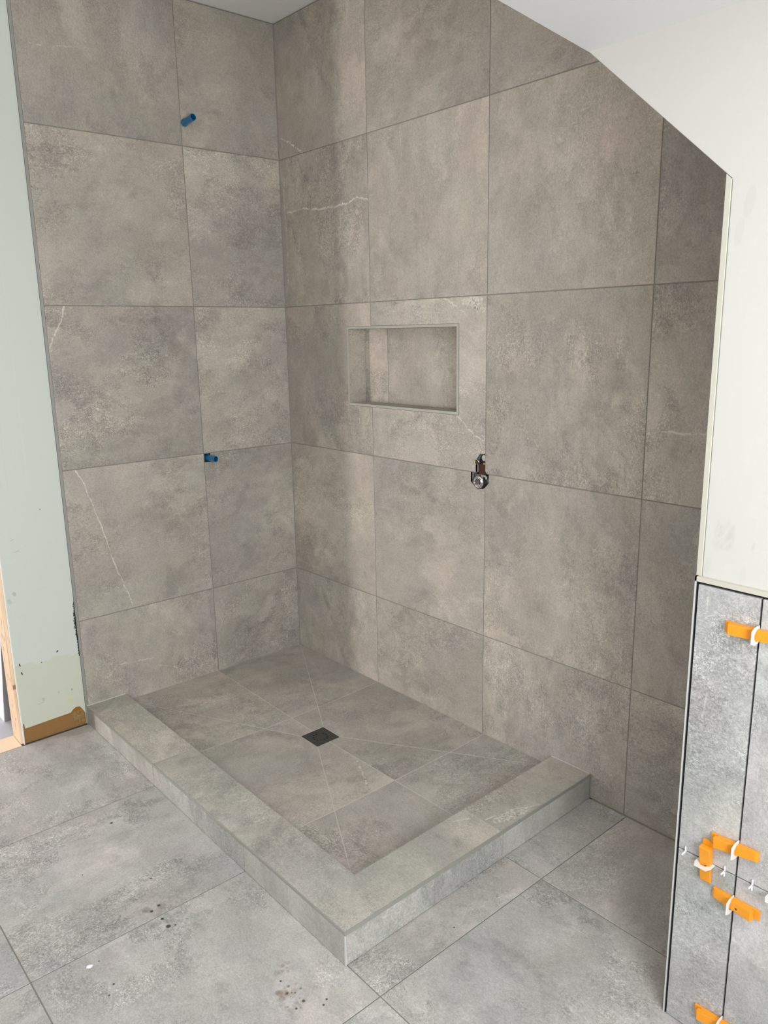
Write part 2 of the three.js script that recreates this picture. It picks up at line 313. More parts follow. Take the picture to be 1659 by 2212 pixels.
{
  const g = struct('wall_right');
  const at = (u, v, h) => [-h, v, u];
  const cols = [[.001, ZB], [ZB, ZC], [ZC, ZD], [ZD, ZE - .001]];
  const h = J / 2;
  ROWS.forEach(([v0, v1], r) => cols.forEach(([u0, u1], c) => {
    let p = rect(u0 + h, u1 - h, v0 + h, v1 - h);
    if (r === 2 && c === 0) p = [[u0 + h, v0 + h], [u1 - h, v0 + h], [u1 - h, NY0], [NZ0, NY0], [NZ0, NY1], [u1 - h, NY1], [u1 - h, v1 - h], [u0 + h, v1 - h]];
    if (r === 2 && c === 1) p = [[u0 + h, v0 + h], [1.1345, v0 + h], [1.1345, 1.058], [1.139, 1.0805], [1.155, 1.0995], [u1 - h, 1.1007], [u1 - h, v1 - h], [u0 + h, v1 - h], [u0 + h, NY1], [NZ1, NY1], [NZ1, NY0], [u0 + h, NY0]];
    if (r === 2 && c === 2) p = [[1.1865, v0 + h], [u1 - h, v0 + h], [u1 - h, v1 - h], [u0 + h, v1 - h], [u0 + h, 1.0414]];
    if (r === 1 && c === 1) p = [[u0 + h, v0 + h], [u1 - h, v0 + h], [u1 - h, .981], [1.168, .976], [1.1425, .975], [1.128, .984], [1.112, .996], [1.112, v1 - h], [u0 + h, v1 - h]];
    if (r === 1 && c === 2) p = [[u0 + h, v0 + h], [u1 - h, v0 + h], [u1 - h, v1 - h], [1.196, v1 - h], [1.196, 1.0], [u0 + h, .9845]];
    if (r >= 3) { p = clip(p, SL, 1, SK - .004); if (p.length < 3) return; }
    tileLabelless(slab(p, at, stR.uv, .009, .0007), stR.mat, g);
  }));
  const niche = rect(NZ0 + .0014, NZ1 - .0014, NY0 + .0014, NY1 - .0014);
  let outl = clip(rect(0, ZE, 0, 2.754), SL, 1, SK - .001);
  part('grout', slab(outl, at, stR.uv, .0075, 0, [niche, valveHole], -.0014), groutDark, g);
  part('backing', slab(clip(rect(-.12, 2.36, 0, HC + .1), SL, 1, SK + .2), at, (u, v) => [u, v], .15, 0, [niche, valveHole], -.0091), cement, g);
  part('valve_recess', boxG(.152, .16, .95, 1.12, 1.09, 1.22), cement, g);
  part('corner_sealant', boxG(-.0035, .0005, .04, 2.753, -.0005, .0035), std(lin(.30, .28, .245), .8), g);
  // niche lining
  const nA = NZ0 + NW_, nB = NZ1 - NW_, nC = NY0 + NW_, nD = NY1 - NW_;
  for (const [a, b, du, dv] of [[nA, ZB - .0012, -.33, -.70], [ZB + .0012, nB, .67, -.72]]) part('niche_back_tile', slab(rect(a, b, nC, nD), (u, v, q) => [ND - q, v, u], (u, v) => stR.uv(u + du, v + dv), .009, .0006), stR.mat, g);
  part('niche_back', boxG(ND + .002, ND + .02, NY0, NY1, NZ0, NZ1), groutDark, g);
  part('niche_side_tile', slab(rect(.002, ND, NY0, NY1), (u, v, q) => [u, v, nA + q], (u, v) => stR.uv(u + .3, v - .75), .0095), stR.mat, g);
  part('niche_side_tile', slab(rect(.002, ND, NY0, NY1), (u, v, q) => [u, v, nB - q], (u, v) => stR.uv(u + .8, v - .75), .0095), stR.mat, g);
  part('niche_sill_tile', slab(rect(.002, ND, nA, nB), (u, v, q) => [u, nC + q, v], (u, v) => stR.uv(1.20 + (v - .43) * .9, u + .2), .0095), stR.mat, g);
  part('niche_head_tile', slab(rect(.002, ND, nA, nB), (u, v, q) => [u, nD - q, v], (u, v) => stR.uv(1.20 + (v - .43) * .9, u + .3), .0095), stR.mat, g);
  const fr = [];
  const fe = .0012; for (const [z0, z1, y0, y1] of [[NZ0 + fe, NZ1 - fe, NY0 + fe, nC], [NZ0 + fe, NZ1 - fe, nD, NY1 - fe], [NZ0 + fe, nA, nC, nD], [nB, NZ1 - fe, nC, nD]]) fr.push(boxG(-.0016, .0018, y0, y1, z0, z1));
  part('niche_frame', mergeGeometries(fr), std(lin(.43, .42, .365), .45, { metalness: .15 }), g, 'narrow grey-beige metal edge frame of the niche');
}

// --- projecting wall at the right (x = -0.58): painted above, tiled below, slanted cut above the shower
const stK = stone({
  u0: 2.25, w: .76, v0: 0, h: 1.04, W: 1024, H: 1024, us: [2.3885, 2.99], vs: [H1 - .005], sd: 17, base: [176, 174, 170],
  veins: [[[[2.294, .74], [2.300, .80]], .006, .25, false], [[[2.286, .97], [2.2875, 1.0]], .004, .5, false]],
  cells: { 0: { rough: .8 }, 3: { rough: 1.15 }, 1: { rough: .85 }, 4: { rough: .7 } }
});
{
  const g = struct('wall_front_right');
  const atP = (u, v, h) => [XP - h, v, u];
  const cv = document.createElement('canvas'); cv.width = 512; cv.height = 512; const cx = cv.getContext('2d'); seed = 61;
  cx.fillStyle = 'rgb(203,199,191)'; cx.fillRect(0, 0, 512, 512);
  const X = z => (z - 2.2) / .5 * 512, Y = y => 512 - (y - 1.0) / 1.06 * 512;
  for (let i = 0; i < 700; i++) { cx.fillStyle = rnd() < .5 ? 'rgba(196,195,190,.05)' : 'rgba(216,216,212,.06)'; cx.fillRect(rnd() * 512, rnd() * 512, 3 + rnd() * 14, 2 + rnd() * 8); }
  for (let i = 0; i < 60; i++) { cx.fillStyle = `rgba(186,184,176,${.08 + .16 * rnd()})`; cx.beginPath(); cx.ellipse(X(2.302 + (rnd() - .5) * .04), Y(1.125 + (rnd() - .5) * .05), 2 + rnd() * 6, 1 + rnd() * 3, -.5, 0, 7); cx.fill(); }
  for (const [z, y, r, al] of [[2.30, 1.73, 9, .3], [2.285, 1.68, 8, .25], [2.275, 1.06, 6, .35], [2.345, 1.055, 6, .2], [2.36, 1.115, 3, .4]]) { cx.fillStyle = `rgba(176,178,174,${al * .6})`; cx.beginPath(); cx.ellipse(X(z), Y(y), r, r * 1.6, .5, 0, 7); cx.fill(); }
  const tx = new THREE.CanvasTexture(cv); tx.colorSpace = THREE.SRGBColorSpace;
  const paint = new THREE.MeshStandardMaterial({ map: tx, roughness: .93 });
  const zt = 2.2645, yt = SK - SL * zt, yc = 2.0560, zc = (SK - yc) / SL;
  part('plaster', slab([[zt, 0], [ZR + .1, 0], [ZR + .1, yc], [zc, yc], [zt, yt]], atP, (u, v) => [(u - 2.2) / .5, (v - 1.0) / 1.06], .576, .0008), paint, g);
  // tiles on the room side
  const atK = (u, v, h) => [XK - h, v, u], hj = .0022;
  const cols = [[2.2646, 2.3885 - hj], [2.3885 + hj, 2.99 - hj], [2.99 + hj, 3.59 - hj], [3.59 + hj, ZR]];
  for (const [v0, v1] of [[.003, .4295 - .0014], [.4295 + .0014, 1.0212]]) for (const [u0, u1] of cols) tileLabelless(slab(rect(u0, u1, v0, v1), atK, stK.uv, .0085, .0006), stK.mat, g);
  part('dark_joint_lining', mergeGeometries([boxG(XK + .0077, XK + .0089, 0, 1.0262, 2.2600, ZR), boxG(XK + .0012, XK + .0089, 0, 1.0262, 2.2598, 2.2612), boxG(XK + .0012, XK + .0089, 1.0256, 1.0267, 2.2600, ZR)]), nearBlack, g, 'near-black lining in the open joints');  // near-black strips set in the gaps so the joints read dark
  part('edge_profile', boxG(XK - .0006, XP + .001, 0, 1.0365, 2.2565, 2.2598), profileLight, g, 'thin metal edge profile');
  part('top_profile', boxG(XK - .0006, XP + .001, 1.0268, 1.0365, 2.2565, ZR), profileCream, g, 'pale beige top profile above the tiles');
  part('corner_profile', slab([[2.2545, 1.0365], [2.2655, 1.0365], [2.2655, SK - SL * 2.2655 - .001], [2.2545, SK - SL * 2.2545 - .001]], atP, (u, v) => [u, v], .010, .0008, [], .0025), profileCream, g, 'pale beige corner profile');
  part('corner_profile_seam', slab([[2.2655, 1.0365], [2.2668, 1.0365], [2.2668, SK - SL * 2.2668 - .001], [2.2655, SK - SL * 2.2655 - .001]], atP, (u, v) => [u, v], .004, 0, [], .0006), std(lin(.22, .20, .16), .9), g);
  // tiled return that faces the shower
  const atS = (u, v, h) => [u, v, ZE - h];
  for (const [v0, v1] of [[0, H1], [H1, H2], [H2, H3], [H3, SK - SL * ZE - .004]]) tileLabelless(slab(rect(XP + .002, -.002, v0 + J / 2, v1 - J / 2), atS, (u, v) => stR.uv(u + 1.2, v), .009, .0007), stR.mat, g);
  part('grout', slab(rect(XP + .002, -.001, 0, SK - SL * ZE - .004), atS, stR.uv, .006, 0, [], -.0014), groutDark, g);
}

// --- ceilings
{
  const c = struct('ceiling');
  part('plaster', slab([[XR - .1, -.12], [.16, -.12], [.16, 1.1686], [-2.203, 1.1686], [-2.203, ZR + .1], [XR - .1, ZR + .1]], (u, v, h) => [u, HC - h, v], (u, v) => [u, v], .1), ceilPaint, c);
  const quad = (name, pts, off) => {
    const g = struct(name), P = pts.map(p => new THREE.Vector3(...p)), Q = P.map(p => p.clone().add(new THREE.Vector3(...off)));
    const pos = [], tri = (a, b, d) => pos.push(...a.toArray(), ...b.toArray(), ...d.toArray());
    for (let i = 1; i + 1 < P.length; i++) { tri(P[0], P[i], P[i + 1]); tri(Q[0], Q[i + 1], Q[i]); }
    for (let i = 0; i < P.length; i++) { const j = (i + 1) % P.length; tri(P[i], Q[i], Q[j]); tri(P[i], Q[j], P[j]); }
    const b = new THREE.BufferGeometry(); b.setAttribute('position', new THREE.Float32BufferAttribute(pos, 3)); b.computeVertexNormals();
    part('plaster', b, ceilPaint, g);
  };
  const yc = 2.056, zc = (SK - yc) / SL;
  {
    const g = struct('ceiling_slope'), x1 = XP + .01;
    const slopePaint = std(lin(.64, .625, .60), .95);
    part('plaster', slab([[x1, (SK - SY(x1)) / SL], [-2.203, 1.1686], [-2.203, ZR + .1], [x1, ZR + .1]], (u, v, h) => [u, SY(u) - h, v], (u, v) => [u, v], .06, 0, [rect(ADDED_WIN3.x0, ADDED_WIN3.x1, ADDED_WIN3.z0, ADDED_WIN3.z1)]), slopePaint, g);
    const w = struct('window_3'), m = std(lin(.75, .75, .73), .5), f = .05, at = (u, v, h) => [u, SY(u) + .05 - h, v];  // frame and pane of the added roof window
    for (const [a, b, c, d] of [[ADDED_WIN3.x0, ADDED_WIN3.x0 + f, ADDED_WIN3.z0, ADDED_WIN3.z1], [ADDED_WIN3.x1 - f, ADDED_WIN3.x1, ADDED_WIN3.z0, ADDED_WIN3.z1], [ADDED_WIN3.x0 + f, ADDED_WIN3.x1 - f, ADDED_WIN3.z0, ADDED_WIN3.z0 + f], [ADDED_WIN3.x0 + f, ADDED_WIN3.x1 - f, ADDED_WIN3.z1 - f, ADDED_WIN3.z1]]) part('window_frame', slab(rect(a, b, c, d), at, (u, v) => [u, v], .05, .001, [], .03), m, w);
    part('pane', slab(rect(ADDED_WIN3.x0 + f, ADDED_WIN3.x1 - f, ADDED_WIN3.z0 + f, ADDED_WIN3.z1 - f), at, (u, v) => [u, v], .004), new THREE.MeshPhysicalMaterial({ color: 0xffffff, roughness: 0.02, transmission: 1, thickness: 0, ior: 1.45 }), w);
  }
  quad('ceiling_soffit', [[.15, HC, 1.1686], [-2.203, HC, 1.1686], [XK, yc, zc], [.15, yc, zc]], [0, .05, .002]);
}

// --- floor of the room
const XF = [-3.44, -2.84, -2.24, -1.638, -1.036, -.433], ZF = [.601, 1.198, 1.7945, 2.391, 2.99, 3.59];
seed = 404;
const stF = stone({
  u0: -2.3, w: 2.3, v0: 0, h: 2.5, W: 2048, H: 2048, us: [-2.24, -1.638, -1.036, -.433], vs: [.601, 1.198, 1.7945, 2.391], sd: 29, base: [174, 170, 164],
  veins: [[[[-1.59, .837], [-1.567, .907], [-1.539, .991]], .003, .6, true], [[[-1.497, 1.12], [-1.482, 1.197]], .003, .6, true], [[[-.80, 1.97], [-.86, 1.90], [-.95, 1.84]], .006, .10, true]],
  spots: [
    ...[[-1.238, .708, .005], [-1.4, .893, .0022], [-1.49, 1.337, .0032], [-1.511, 1.362, .003], [-1.259, 1.043, .003], [-1.306, 1.214, .005], [-1.306, 1.25, .007], [-1.29, 1.258, .003], [-1.29, 1.16, .005], [-1.315, 1.168, .005], [-1.489, 1.243, .0022], [-1.178, 1.684, .004], [-1.15, 1.724, .003], [-1.203, 1.69, .003], [-1.135, 1.716, .003], [-1.195, 1.64, .004], [-.751, 1.758, .0025], [-1.186, 1.6, .003]].map(([u, v, r]) => [u, v, r, [52, 46, 40], .85]),
    ...speckle(-1.19, 1.655, .035, .05, 26, [120, 104, 82], .008, .28), ...speckle(-1.19, 1.655, .03, .04, 10, [70, 60, 48], .003, .7),
    ...speckle(-1.31, 1.20, .03, .07, 26, [112, 104, 92], .009, .25), ...speckle(-1.16, 1.57, .02, .02, 10, [128, 112, 88], .006, .3)
  ],
  cells: { 7: { rough: 1.3 }, 11: { rough: .9 }, 12: { rough: 1.0 }, 13: { rough: 1.2 }, 17: { rough: .7 } }
});
{
  const g = struct('floor');
  const at = (u, v, h) => [u, h, v], xs = [XR, ...XF, -.002], zs = [.002, ...ZF, ZR];
  for (let i = 0; i + 1 < xs.length; i++) for (let k = 0; k + 1 < zs.length; k++) {
    if (xs[i] > -1.1 && zs[k + 1] < 1.5) continue;                       // under the shower
    if (xs[i] > XK && zs[k] > 2.25) continue;                            // under the projecting wall
    const p = rect(xs[i] + .0015, xs[i + 1] - .0015, zs[k] + .0015, zs[k + 1] - .0015);
    tileLabelless(slab(p, at, stF.uv, .009, .0006), stF.mat, g);
  }
  part('grout', slab(rect(XR, 0, 0, ZR), at, stF.uv, .0075, 0, [], -.0012), std(lin(.21, .195, .175), .9), g);
  part('wall_sealant', boxG(-.0045, -.0005, -.001, .0035, 1.668, 2.256), std(lin(.27, .25, .22), .85), g);
  part('screed', boxG(XR - .1, .16, -.12, -.0091, -.11, ZR + .1), cement, g);
}

// ------------------------------------------------------------------ rest of the shell: walls behind the camera with their windows, the next room
function windowFrame(n, w, h, pos, turn) {
  const g = struct('window_' + n); g.position.set(...pos); g.rotation.y = turn;
  const f = .05, m = std(lin(.75, .75, .73), .5);
  for (const [x0, x1, y0, y1] of [[-w / 2, w / 2, 0, f], [-w / 2, w / 2, h - f, h], [-w / 2, -w / 2 + f, f, h - f], [w / 2 - f, w / 2, f, h - f]]) part('window_frame', boxG(x0, x1, y0, y1, -.06, -.01), m, g);
  part('pane', boxG(-w / 2 + f, w / 2 - f, f, h - f, -.045, -.041), new THREE.MeshPhysicalMaterial({ color: 0xffffff, roughness: 0.02, transmission: 1, thickness: 0, ior: 1.45 }), g);
}
{
  const g = struct('wall_back');
  const at = (u, v, h) => [u, v, ZR - h];
  part('plaster', slab(rect(XR - .1, .16, 0, HC + .1), at, (u, v) => [u, v], .1, 0, [rect(WIN1.x0, WIN1.x1, WIN1.y0, WIN1.y1)]), bareBoard, g);
  windowFrame(1, WIN1.x1 - WIN1.x0, WIN1.y1 - WIN1.y0, [(WIN1.x0 + WIN1.x1) / 2, WIN1.y0, ZR + .02], Math.PI);
  const l = struct('wall_far_left');
  part('plaster', boxG(XR - .1, XR, 0, HC + .1, 0, ZR + .1), bareBoard, l);
}
{
  const f = struct('floor_hall');
  part('screed', boxG(-4.9, .2, -.12, -.006, -3.1, -.119), std(lin(.50, .50, .52), .8), f);
  const c = struct('ceiling_hall'); part('plaster', boxG(-4.9, .2, HC, HC + .1, -3.1, -.12), ceilPaint, c);
  const b = struct('wall_hall_back'); part('plaster', slab(rect(-4.9, .2, -.1, HC + .1), (u, v, h) => [u, v, ADDED_WIN4.z + h], (u, v) => [u, v], .1, 0, [rect(ADDED_WIN4.x0, ADDED_WIN4.x1, ADDED_WIN4.y0, ADDED_WIN4.y1)]), plaster, b);
  windowFrame(4, ADDED_WIN4.x1 - ADDED_WIN4.x0, ADDED_WIN4.y1 - ADDED_WIN4.y0, [(ADDED_WIN4.x0 + ADDED_WIN4.x1) / 2, ADDED_WIN4.y0, ADDED_WIN4.z - .02], 0);  // added window, out of view, lifts the floor near the door
  const r = struct('wall_hall_right'); part('plaster', boxG(.1, .2, -.1, HC + .1, -3.0, -.112), plaster, r);
  const e = struct('wall_hall_end'); part('plaster', boxG(-4.9, XR - .1, -.1, HC + .1, -.11, 0), plaster, e);
  const l = struct('wall_hall_left');
  part('plaster', slab(rect(-3.0, -.11, -.1, HC + .1), (u, v, h) => [WIN2.x + h, v, u], (u, v) => [u, v], .1, 0, [rect(WIN2.z0, WIN2.z1, WIN2.y0, WIN2.y1)]), plaster, l);
  windowFrame(2, WIN2.z1 - WIN2.z0, WIN2.y1 - WIN2.y0, [WIN2.x - .02, WIN2.y0, (WIN2.z0 + WIN2.z1) / 2], Math.PI / 2);
}
// --- rough doorway: pine lining and sill
{
  const cv = document.createElement('canvas'); cv.width = 128; cv.height = 1024; const cx = cv.getContext('2d'); seed = 71;
  cx.fillStyle = 'rgb(238,212,182)'; cx.fillRect(0, 0, 128, 1024);
  for (let i = 0; i < 90; i++) { const x = rnd() * 128; cx.strokeStyle = `rgba(190,140,96,${.08 + .18 * rnd()})`; cx.lineWidth = .6 + rnd() * 1.6; cx.beginPath(); cx.moveTo(x, 0); for (let y = 0; y <= 1024; y += 64) cx.lineTo(x + 5 * Math.sin(y * .006 + i), y); cx.stroke(); }
  for (let i = 0; i < 26; i++) { cx.fillStyle = 'rgba(96,58,34,.55)'; cx.beginPath(); cx.ellipse(rnd() * 128, 1024 - rnd() * 250, 1 + rnd() * 3, 2 + rnd() * 6, rnd(), 0, 7); cx.fill(); }
  const tx = new THREE.CanvasTexture(cv); tx.colorSpace = THREE.SRGBColorSpace;
  const pine = new THREE.MeshStandardMaterial({ map: tx, roughness: .75 });
  const g = struct('door_1');
  const uvz = (u, v) => [u / .1 + 1.2, v / 2.4], at = (u, v, h) => [-1.2870 - h, v, u];
  part('jamb', slab(rect(-.110, -.0155, .0, 2.690), at, uvz, .030, .001, [], .010), pine, g, 'rough pine door lining');
  part('jamb_edge', boxG(-1.2885, -1.2852, 0, 2.690, -.0145, -.0015), std(lin(.80, .79, .74), .9), g, 'white plasterboard edge');
  part('jamb_strip', slab(rect(-.060, -.022, .25, 2.690), at, uvz, .004, .001, [], .0125), pine, g);
  part('jamb', slab(rect(-.110, -.0, 0, 2.690), (u, v, h) => [-3.069 + h, v, u], uvz, .026, .001), pine, g);
  part('lintel', slab(rect(-3.07, -1.287, -.11, 0), (u, v, h) => [u, 2.691 - h, v], (u, v) => [v * 9, u / 2.4], .022, .001), pine, g);
  part('sill', slab(rect(-3.068, -1.2975, -.108, -.0), (u, v, h) => [u, h, v], (u, v) => [v * 9, u / 2.4], .03, .001, [], .001), pine, g, 'pine threshold board');
}

// ------------------------------------------------------------------ shower: kerb, sloped floor, drain
const kTop = (x, z) => { const t = Math.min(1, Math.max(0, z / 1.67)), s = Math.min(1, Math.max(0, 1 + x / 1.04)); return .078 + .019 * t - .008 * s * t; };
const kzO = x => 1.6572 + .0140 * Math.min(1, -x / 1.04), kzI = x => 1.5005 + .0200 * Math.min(1, -x / .888), kxO = -1.0415, kxI = z => -.8785 - .0090 * z / 1.52;
seed = 505;
const stC = stone({
  u0: -1.06, w: 1.06, v0: 0, h: 1.70, W: 1024, H: 1536, us: [-.455], vs: [.601, 1.20], sd: 41, base: [177, 172, 161],
  veins: [[[[-.367, 1.601], [-.316, 1.631], [-.259, 1.652]], .0035, .9, false], [[[-.44, 1.592], [-.40, 1.60]], .004, .9, true], [[[-.42, 1.606], [-.36, 1.632]], .004, .8, true], [[[-.41, 1.622], [-.33, 1.650]], .004, .9, true], [[[-.52, 1.535], [-.47, 1.555]], .005, .9, true]],
  spots: [...speckle(-.39, 1.622, .05, .016, 110, [226, 219, 207], .0035, .6), ...speckle(-.35, 1.64, .05, .010, 60, [226, 219, 207], .003, .6), ...speckle(-.38, 1.63, .05, .018, 30, [104, 96, 84], .0025, .5)],
  cells: { 1: { rough: 1.1 }, 0: { rough: .8 }, 2: { rough: .6 }, 4: { rough: .6 }, 5: { rough: 1.2 } }
});
const stV = stone({ u0: 0, w: 2.0, v0: 0, h: .12, W: 1024, H: 64, us: [.601, 1.1995, 1.67], vs: [], sd: 47, base: [176, 173, 166] });
{
  const g = thing('shower_curb', 'raised L-shaped tiled kerb around the shower floor with grey metal edges', 'kerb');
  const e = .0015;
  const outer = [[kxO, 0], [kxO, kzO(kxO)], [-.001, kzO(0)], [-.001, kzI(0)], [kxI(1.52), kzI(-.888)], [kxI(0), 0]];
  part('core', slab(inset(outer, .009), (u, v, h) => [u, kTop(u, v) - .009 + h * 1, v], (u, v) => [u, v], .0, 0).toNonIndexed ? slab(inset(outer, .009), (u, v, h) => [u, h < -.02 ? .001 : kTop(u, v) - .0085, v], (u, v) => [u, v], .05) : null, cement, g);
  part('grout', slab(inset(outer, .0028), (u, v, h) => [u, h < -.02 ? .001 : kTop(u, v) - .0014, v], (u, v) => [u, v], .05), groutPale, g);
  const top = (p) => part('top_tile', slab(p, (u, v, h) => [u, kTop(u, v) + h, v], stC.uv, .006, .0006), stC.mat, g);
  const li = kxO + .0022;
  top([[li, .004], [li, .601 - e], [kxI(.6), .601 - e], [kxI(0), .004]]);
  top([[li, .601 + e], [li, 1.2025 - e * .4], [kxI(1.2), 1.2025 - e * .4], [kxI(.6), .601 + e]]);
  top([[li, 1.2025 + e * .4], [li, kzO(kxO) - .0035], [kxI(1.52) - e, kzI(-.888) + .001], [kxI(1.2), 1.2025 + e * .4]]);
  const fo = x => kzO(x) - .0022;
  top([[li + .003, fo(li)], [-.455 - e, fo(-.455)], [-.455 - e, kzI(-.455)], [kxI(1.52) + e, kzI(-.888)]]);
  top([[-.455 + e, fo(-.455)], [-.003, fo(0)], [-.003, kzI(0)], [-.455 + e, kzI(-.455)]]);
  // faces towards the room
  const faceL = (a, b) => part('face_tile', slab([[a, .002], [b, .002], [b, kTop(kxO, b) - .0085], [a, kTop(kxO, a) - .0085]], (u, v, h) => [kxO - h, v, u], stV.uv, .007, .0005), stV.mat, g);
  faceL(.002, .601 - e); faceL(.601 + e, 1.198 - e); faceL(1.198 + e, kzO(kxO) - .0035);
  const faceF = (a, b) => part('face_tile', slab([[a, .002], [b, .002], [b, kTop(b, 1.67) - .0115], [a, kTop(a, 1.67) - .0115]], (u, v, h) => [u, v, kzO(u) + h], (u, v) => stV.uv(u + 1.645, v), .007, .0005), stV.mat, g);
  faceF(kxO + .0045, -.4445 - e); faceF(-.4445 + e, -.0055);
  // faces towards the shower
  part('face_tile', slab([[.004, .045], [1.515, .045], [1.515, kTop(-.88, 1.5) - .007], [.004, kTop(-.88, 0) - .007]], (u, v, h) => [kxI(u) + h, v, u], stV.uv, .007, .0005), stV.mat, g);
  part('face_tile', slab([[-.878, .045], [-.004, .045], [-.004, kTop(0, 1.5) - .007], [-.878, kTop(-.88, 1.5) - .007]], (u, v, h) => [u, v, kzI(u) - h], (u, v) => stV.uv(u + 1.5, v), .007, .0005), stV.mat, g);
  // edge profiles
  const bar = (a, b, dn, name, hgt, off) => {
    const A = new THREE.Vector3(...a), B = new THREE.Vector3(...b), d = B.clone().sub(A), L = d.length(); d.normalize();
    const geo = new RoundedBoxGeometry(L, hgt, .0032, 2, .0008), m = part(name, geo, profileGrey, g, 'grey metal edge profile');
    m.position.copy(A).add(B).multiplyScalar(.5); const y = new THREE.Vector3(0, 1, 0), z = d.clone().cross(y).normalize(), yy = z.clone().cross(d);
    m.quaternion.setFromRotationMatrix(new THREE.Matrix4().makeBasis(d, yy, z)); return m;
  };
  const zo = kzO(kxO);
  bar([kxO + .0009, kTop(kxO, 0) - .0038, .001], [kxO + .0009, kTop(kxO, zo) - .0038, zo], 0, 'edge_profile', .0082);
  bar([kxO - .0005, kTop(kxO, zo) - .0052, zo - .0008], [-.003, kTop(0, 1.67) - .0052, kzO(0) - .0008], 0, 'edge_profile', .0112);
  part('corner_profile', boxG(kxO - .0006, kxO + .0036, .001, kTop(kxO, zo) - .010, zo - .0036, zo + .0006), profileLight, g, 'pale metal corner profile');
  part('end_profile', boxG(-.0052, -.0022, .001, .078, kzO(0) - .003, kzO(0) + .0006), profileGrey, g);
  // pale joint where the kerb meets the wall
  part('sealant', boxG(kxO + .001, kxI(0) - .002, kTop(-1, 0) - .004, kTop(-1, 0) + .0022, .0005, .0042), std(lin(.66, .64, .58), .6), g, 'pale sealant line');
  part('sealant', boxG(-.0045, -.0005, .083, .0905, kzI(0), kzO(0) - .003), groutPale, g);
}
seed = 606;
const stS = stone({
  u0: -.90, w: .90, v0: 0, h: 1.53, W: 1024, H: 1536, us: [-.4500], vs: [.5795, 1.190], sd: 57, base: [172, 166, 156],
  veins: [[[[-.465, 1.004], [-.485, 1.055], [-.52, 1.121], [-.556, 1.184]], .0055, .95, true], [[[-.85, .17], [-.7, .32]], .0016, .0, false]],
  cells: { 0: { rough: .9 }, 1: { rough: .6 }, 2: { rough: .45 }, 3: { rough: 1.1 }, 4: { rough: 1.3 }, 5: { rough: .9 } }
});
const DR = { x0: -.5040, x1: -.3985, z0: .7185, z1: .8240, y: .0342 };
{
  const g = thing('shower_floor', 'tiled shower floor sloping on four sides to the square drain', 'shower floor');
  const R = .0465, c = [[-.001, .001], [kxI(0), .001], [kxI(1.52), kzI(-.888)], [-.001, kzI(0)]], d = [[DR.x1, DR.z0], [DR.x0, DR.z0], [DR.x0, DR.z1], [DR.x1, DR.z1]];
  const cells = [];
  for (const [x0, x1] of [[-.95, -.450], [-.450, 0]]) for (const [z0, z1] of [[0, .5795], [.5795, 1.190], [1.190, 1.6]]) cells.push(rect(x0, x1, z0, z1));
  for (let i = 0; i < 4; i++) {
    const j = (i + 1) % 4, region = [c[i], c[j], d[j], d[i]];
    const ex = c[j][0] - c[i][0], ez = c[j][1] - c[i][1], L = Math.hypot(ex, ez), n = [-ez / L, ex / L];
    const dist = q => Math.abs((q[0] - c[i][0]) * n[0] + (q[1] - c[i][1]) * n[1]);
    const dm = dist([(d[i][0] + d[j][0]) / 2, (d[i][1] + d[j][1]) / 2]);
    const yAt = (u, v) => R + (DR.y - R) * Math.min(1, dist([u, v]) / dm);
    for (const cell of cells) {
      const q = clipConvex(region, cell); if (q.length < 3 || Math.abs(area(q)) < 2e-4) continue;
      const p = inset(q, .0013); if (area(p) <= 5e-5) continue;
      tileLabelless(slab(p, (u, v, h) => [u, yAt(u, v) + h, v], stS.uv, .008, .0004), stS.mat, g);
    }
    part('grout', slab(region, (u, v, h) => [u, h < -.02 ? .0015 : yAt(u, v) - .0004, v], (u, v) => [u, v], .03), groutPale, g);
  }
}
{
  const w = DR.x1 - DR.x0 - .002, g = thing('floor_drain', 'square dark grey metal drain cover set in the shower floor', 'drain', [(DR.x0 + DR.x1) / 2, DR.y - .006, (DR.z0 + DR.z1) / 2]);
  const steel = std(lin(.085, .086, .076), .42, { metalness: .55 });
  const sh = new THREE.Shape(); const r = w / 2; sh.moveTo(-r, -r); sh.lineTo(r, -r); sh.lineTo(r, r); sh.lineTo(-r, r); sh.lineTo(-r, -r);
  for (let k = 0; k < 12; k++) {                       // ring of slots
    const a = k / 12 * 6.2832, p = new THREE.Path(), R1 = .0235, R2 = .030, q = .17;
    p.moveTo(R1 * Math.cos(a - q), R1 * Math.sin(a - q)); p.lineTo(R2 * Math.cos(a - q), R2 * Math.sin(a - q)); p.lineTo(R2 * Math.cos(a + q), R2 * Math.sin(a + q)); p.lineTo(R1 * Math.cos(a + q), R1 * Math.sin(a + q)); sh.holes.push(p);
  }
  const geo = new THREE.ExtrudeGeometry(sh, { depth: .003, bevelEnabled: true, bevelSize: .0005, bevelThickness: .0005, bevelSegments: 1 }); geo.rotateX(-Math.PI / 2); geo.translate(0, .0022, 0);
  part('cover_plate', geo, steel, g);
  part('sump', boxG(-r, r, -.004, .0005, -r, r), std(lin(.30, .30, .28), .25, { metalness: .8 }), g, 'bright metal sump seen through the slots');
}

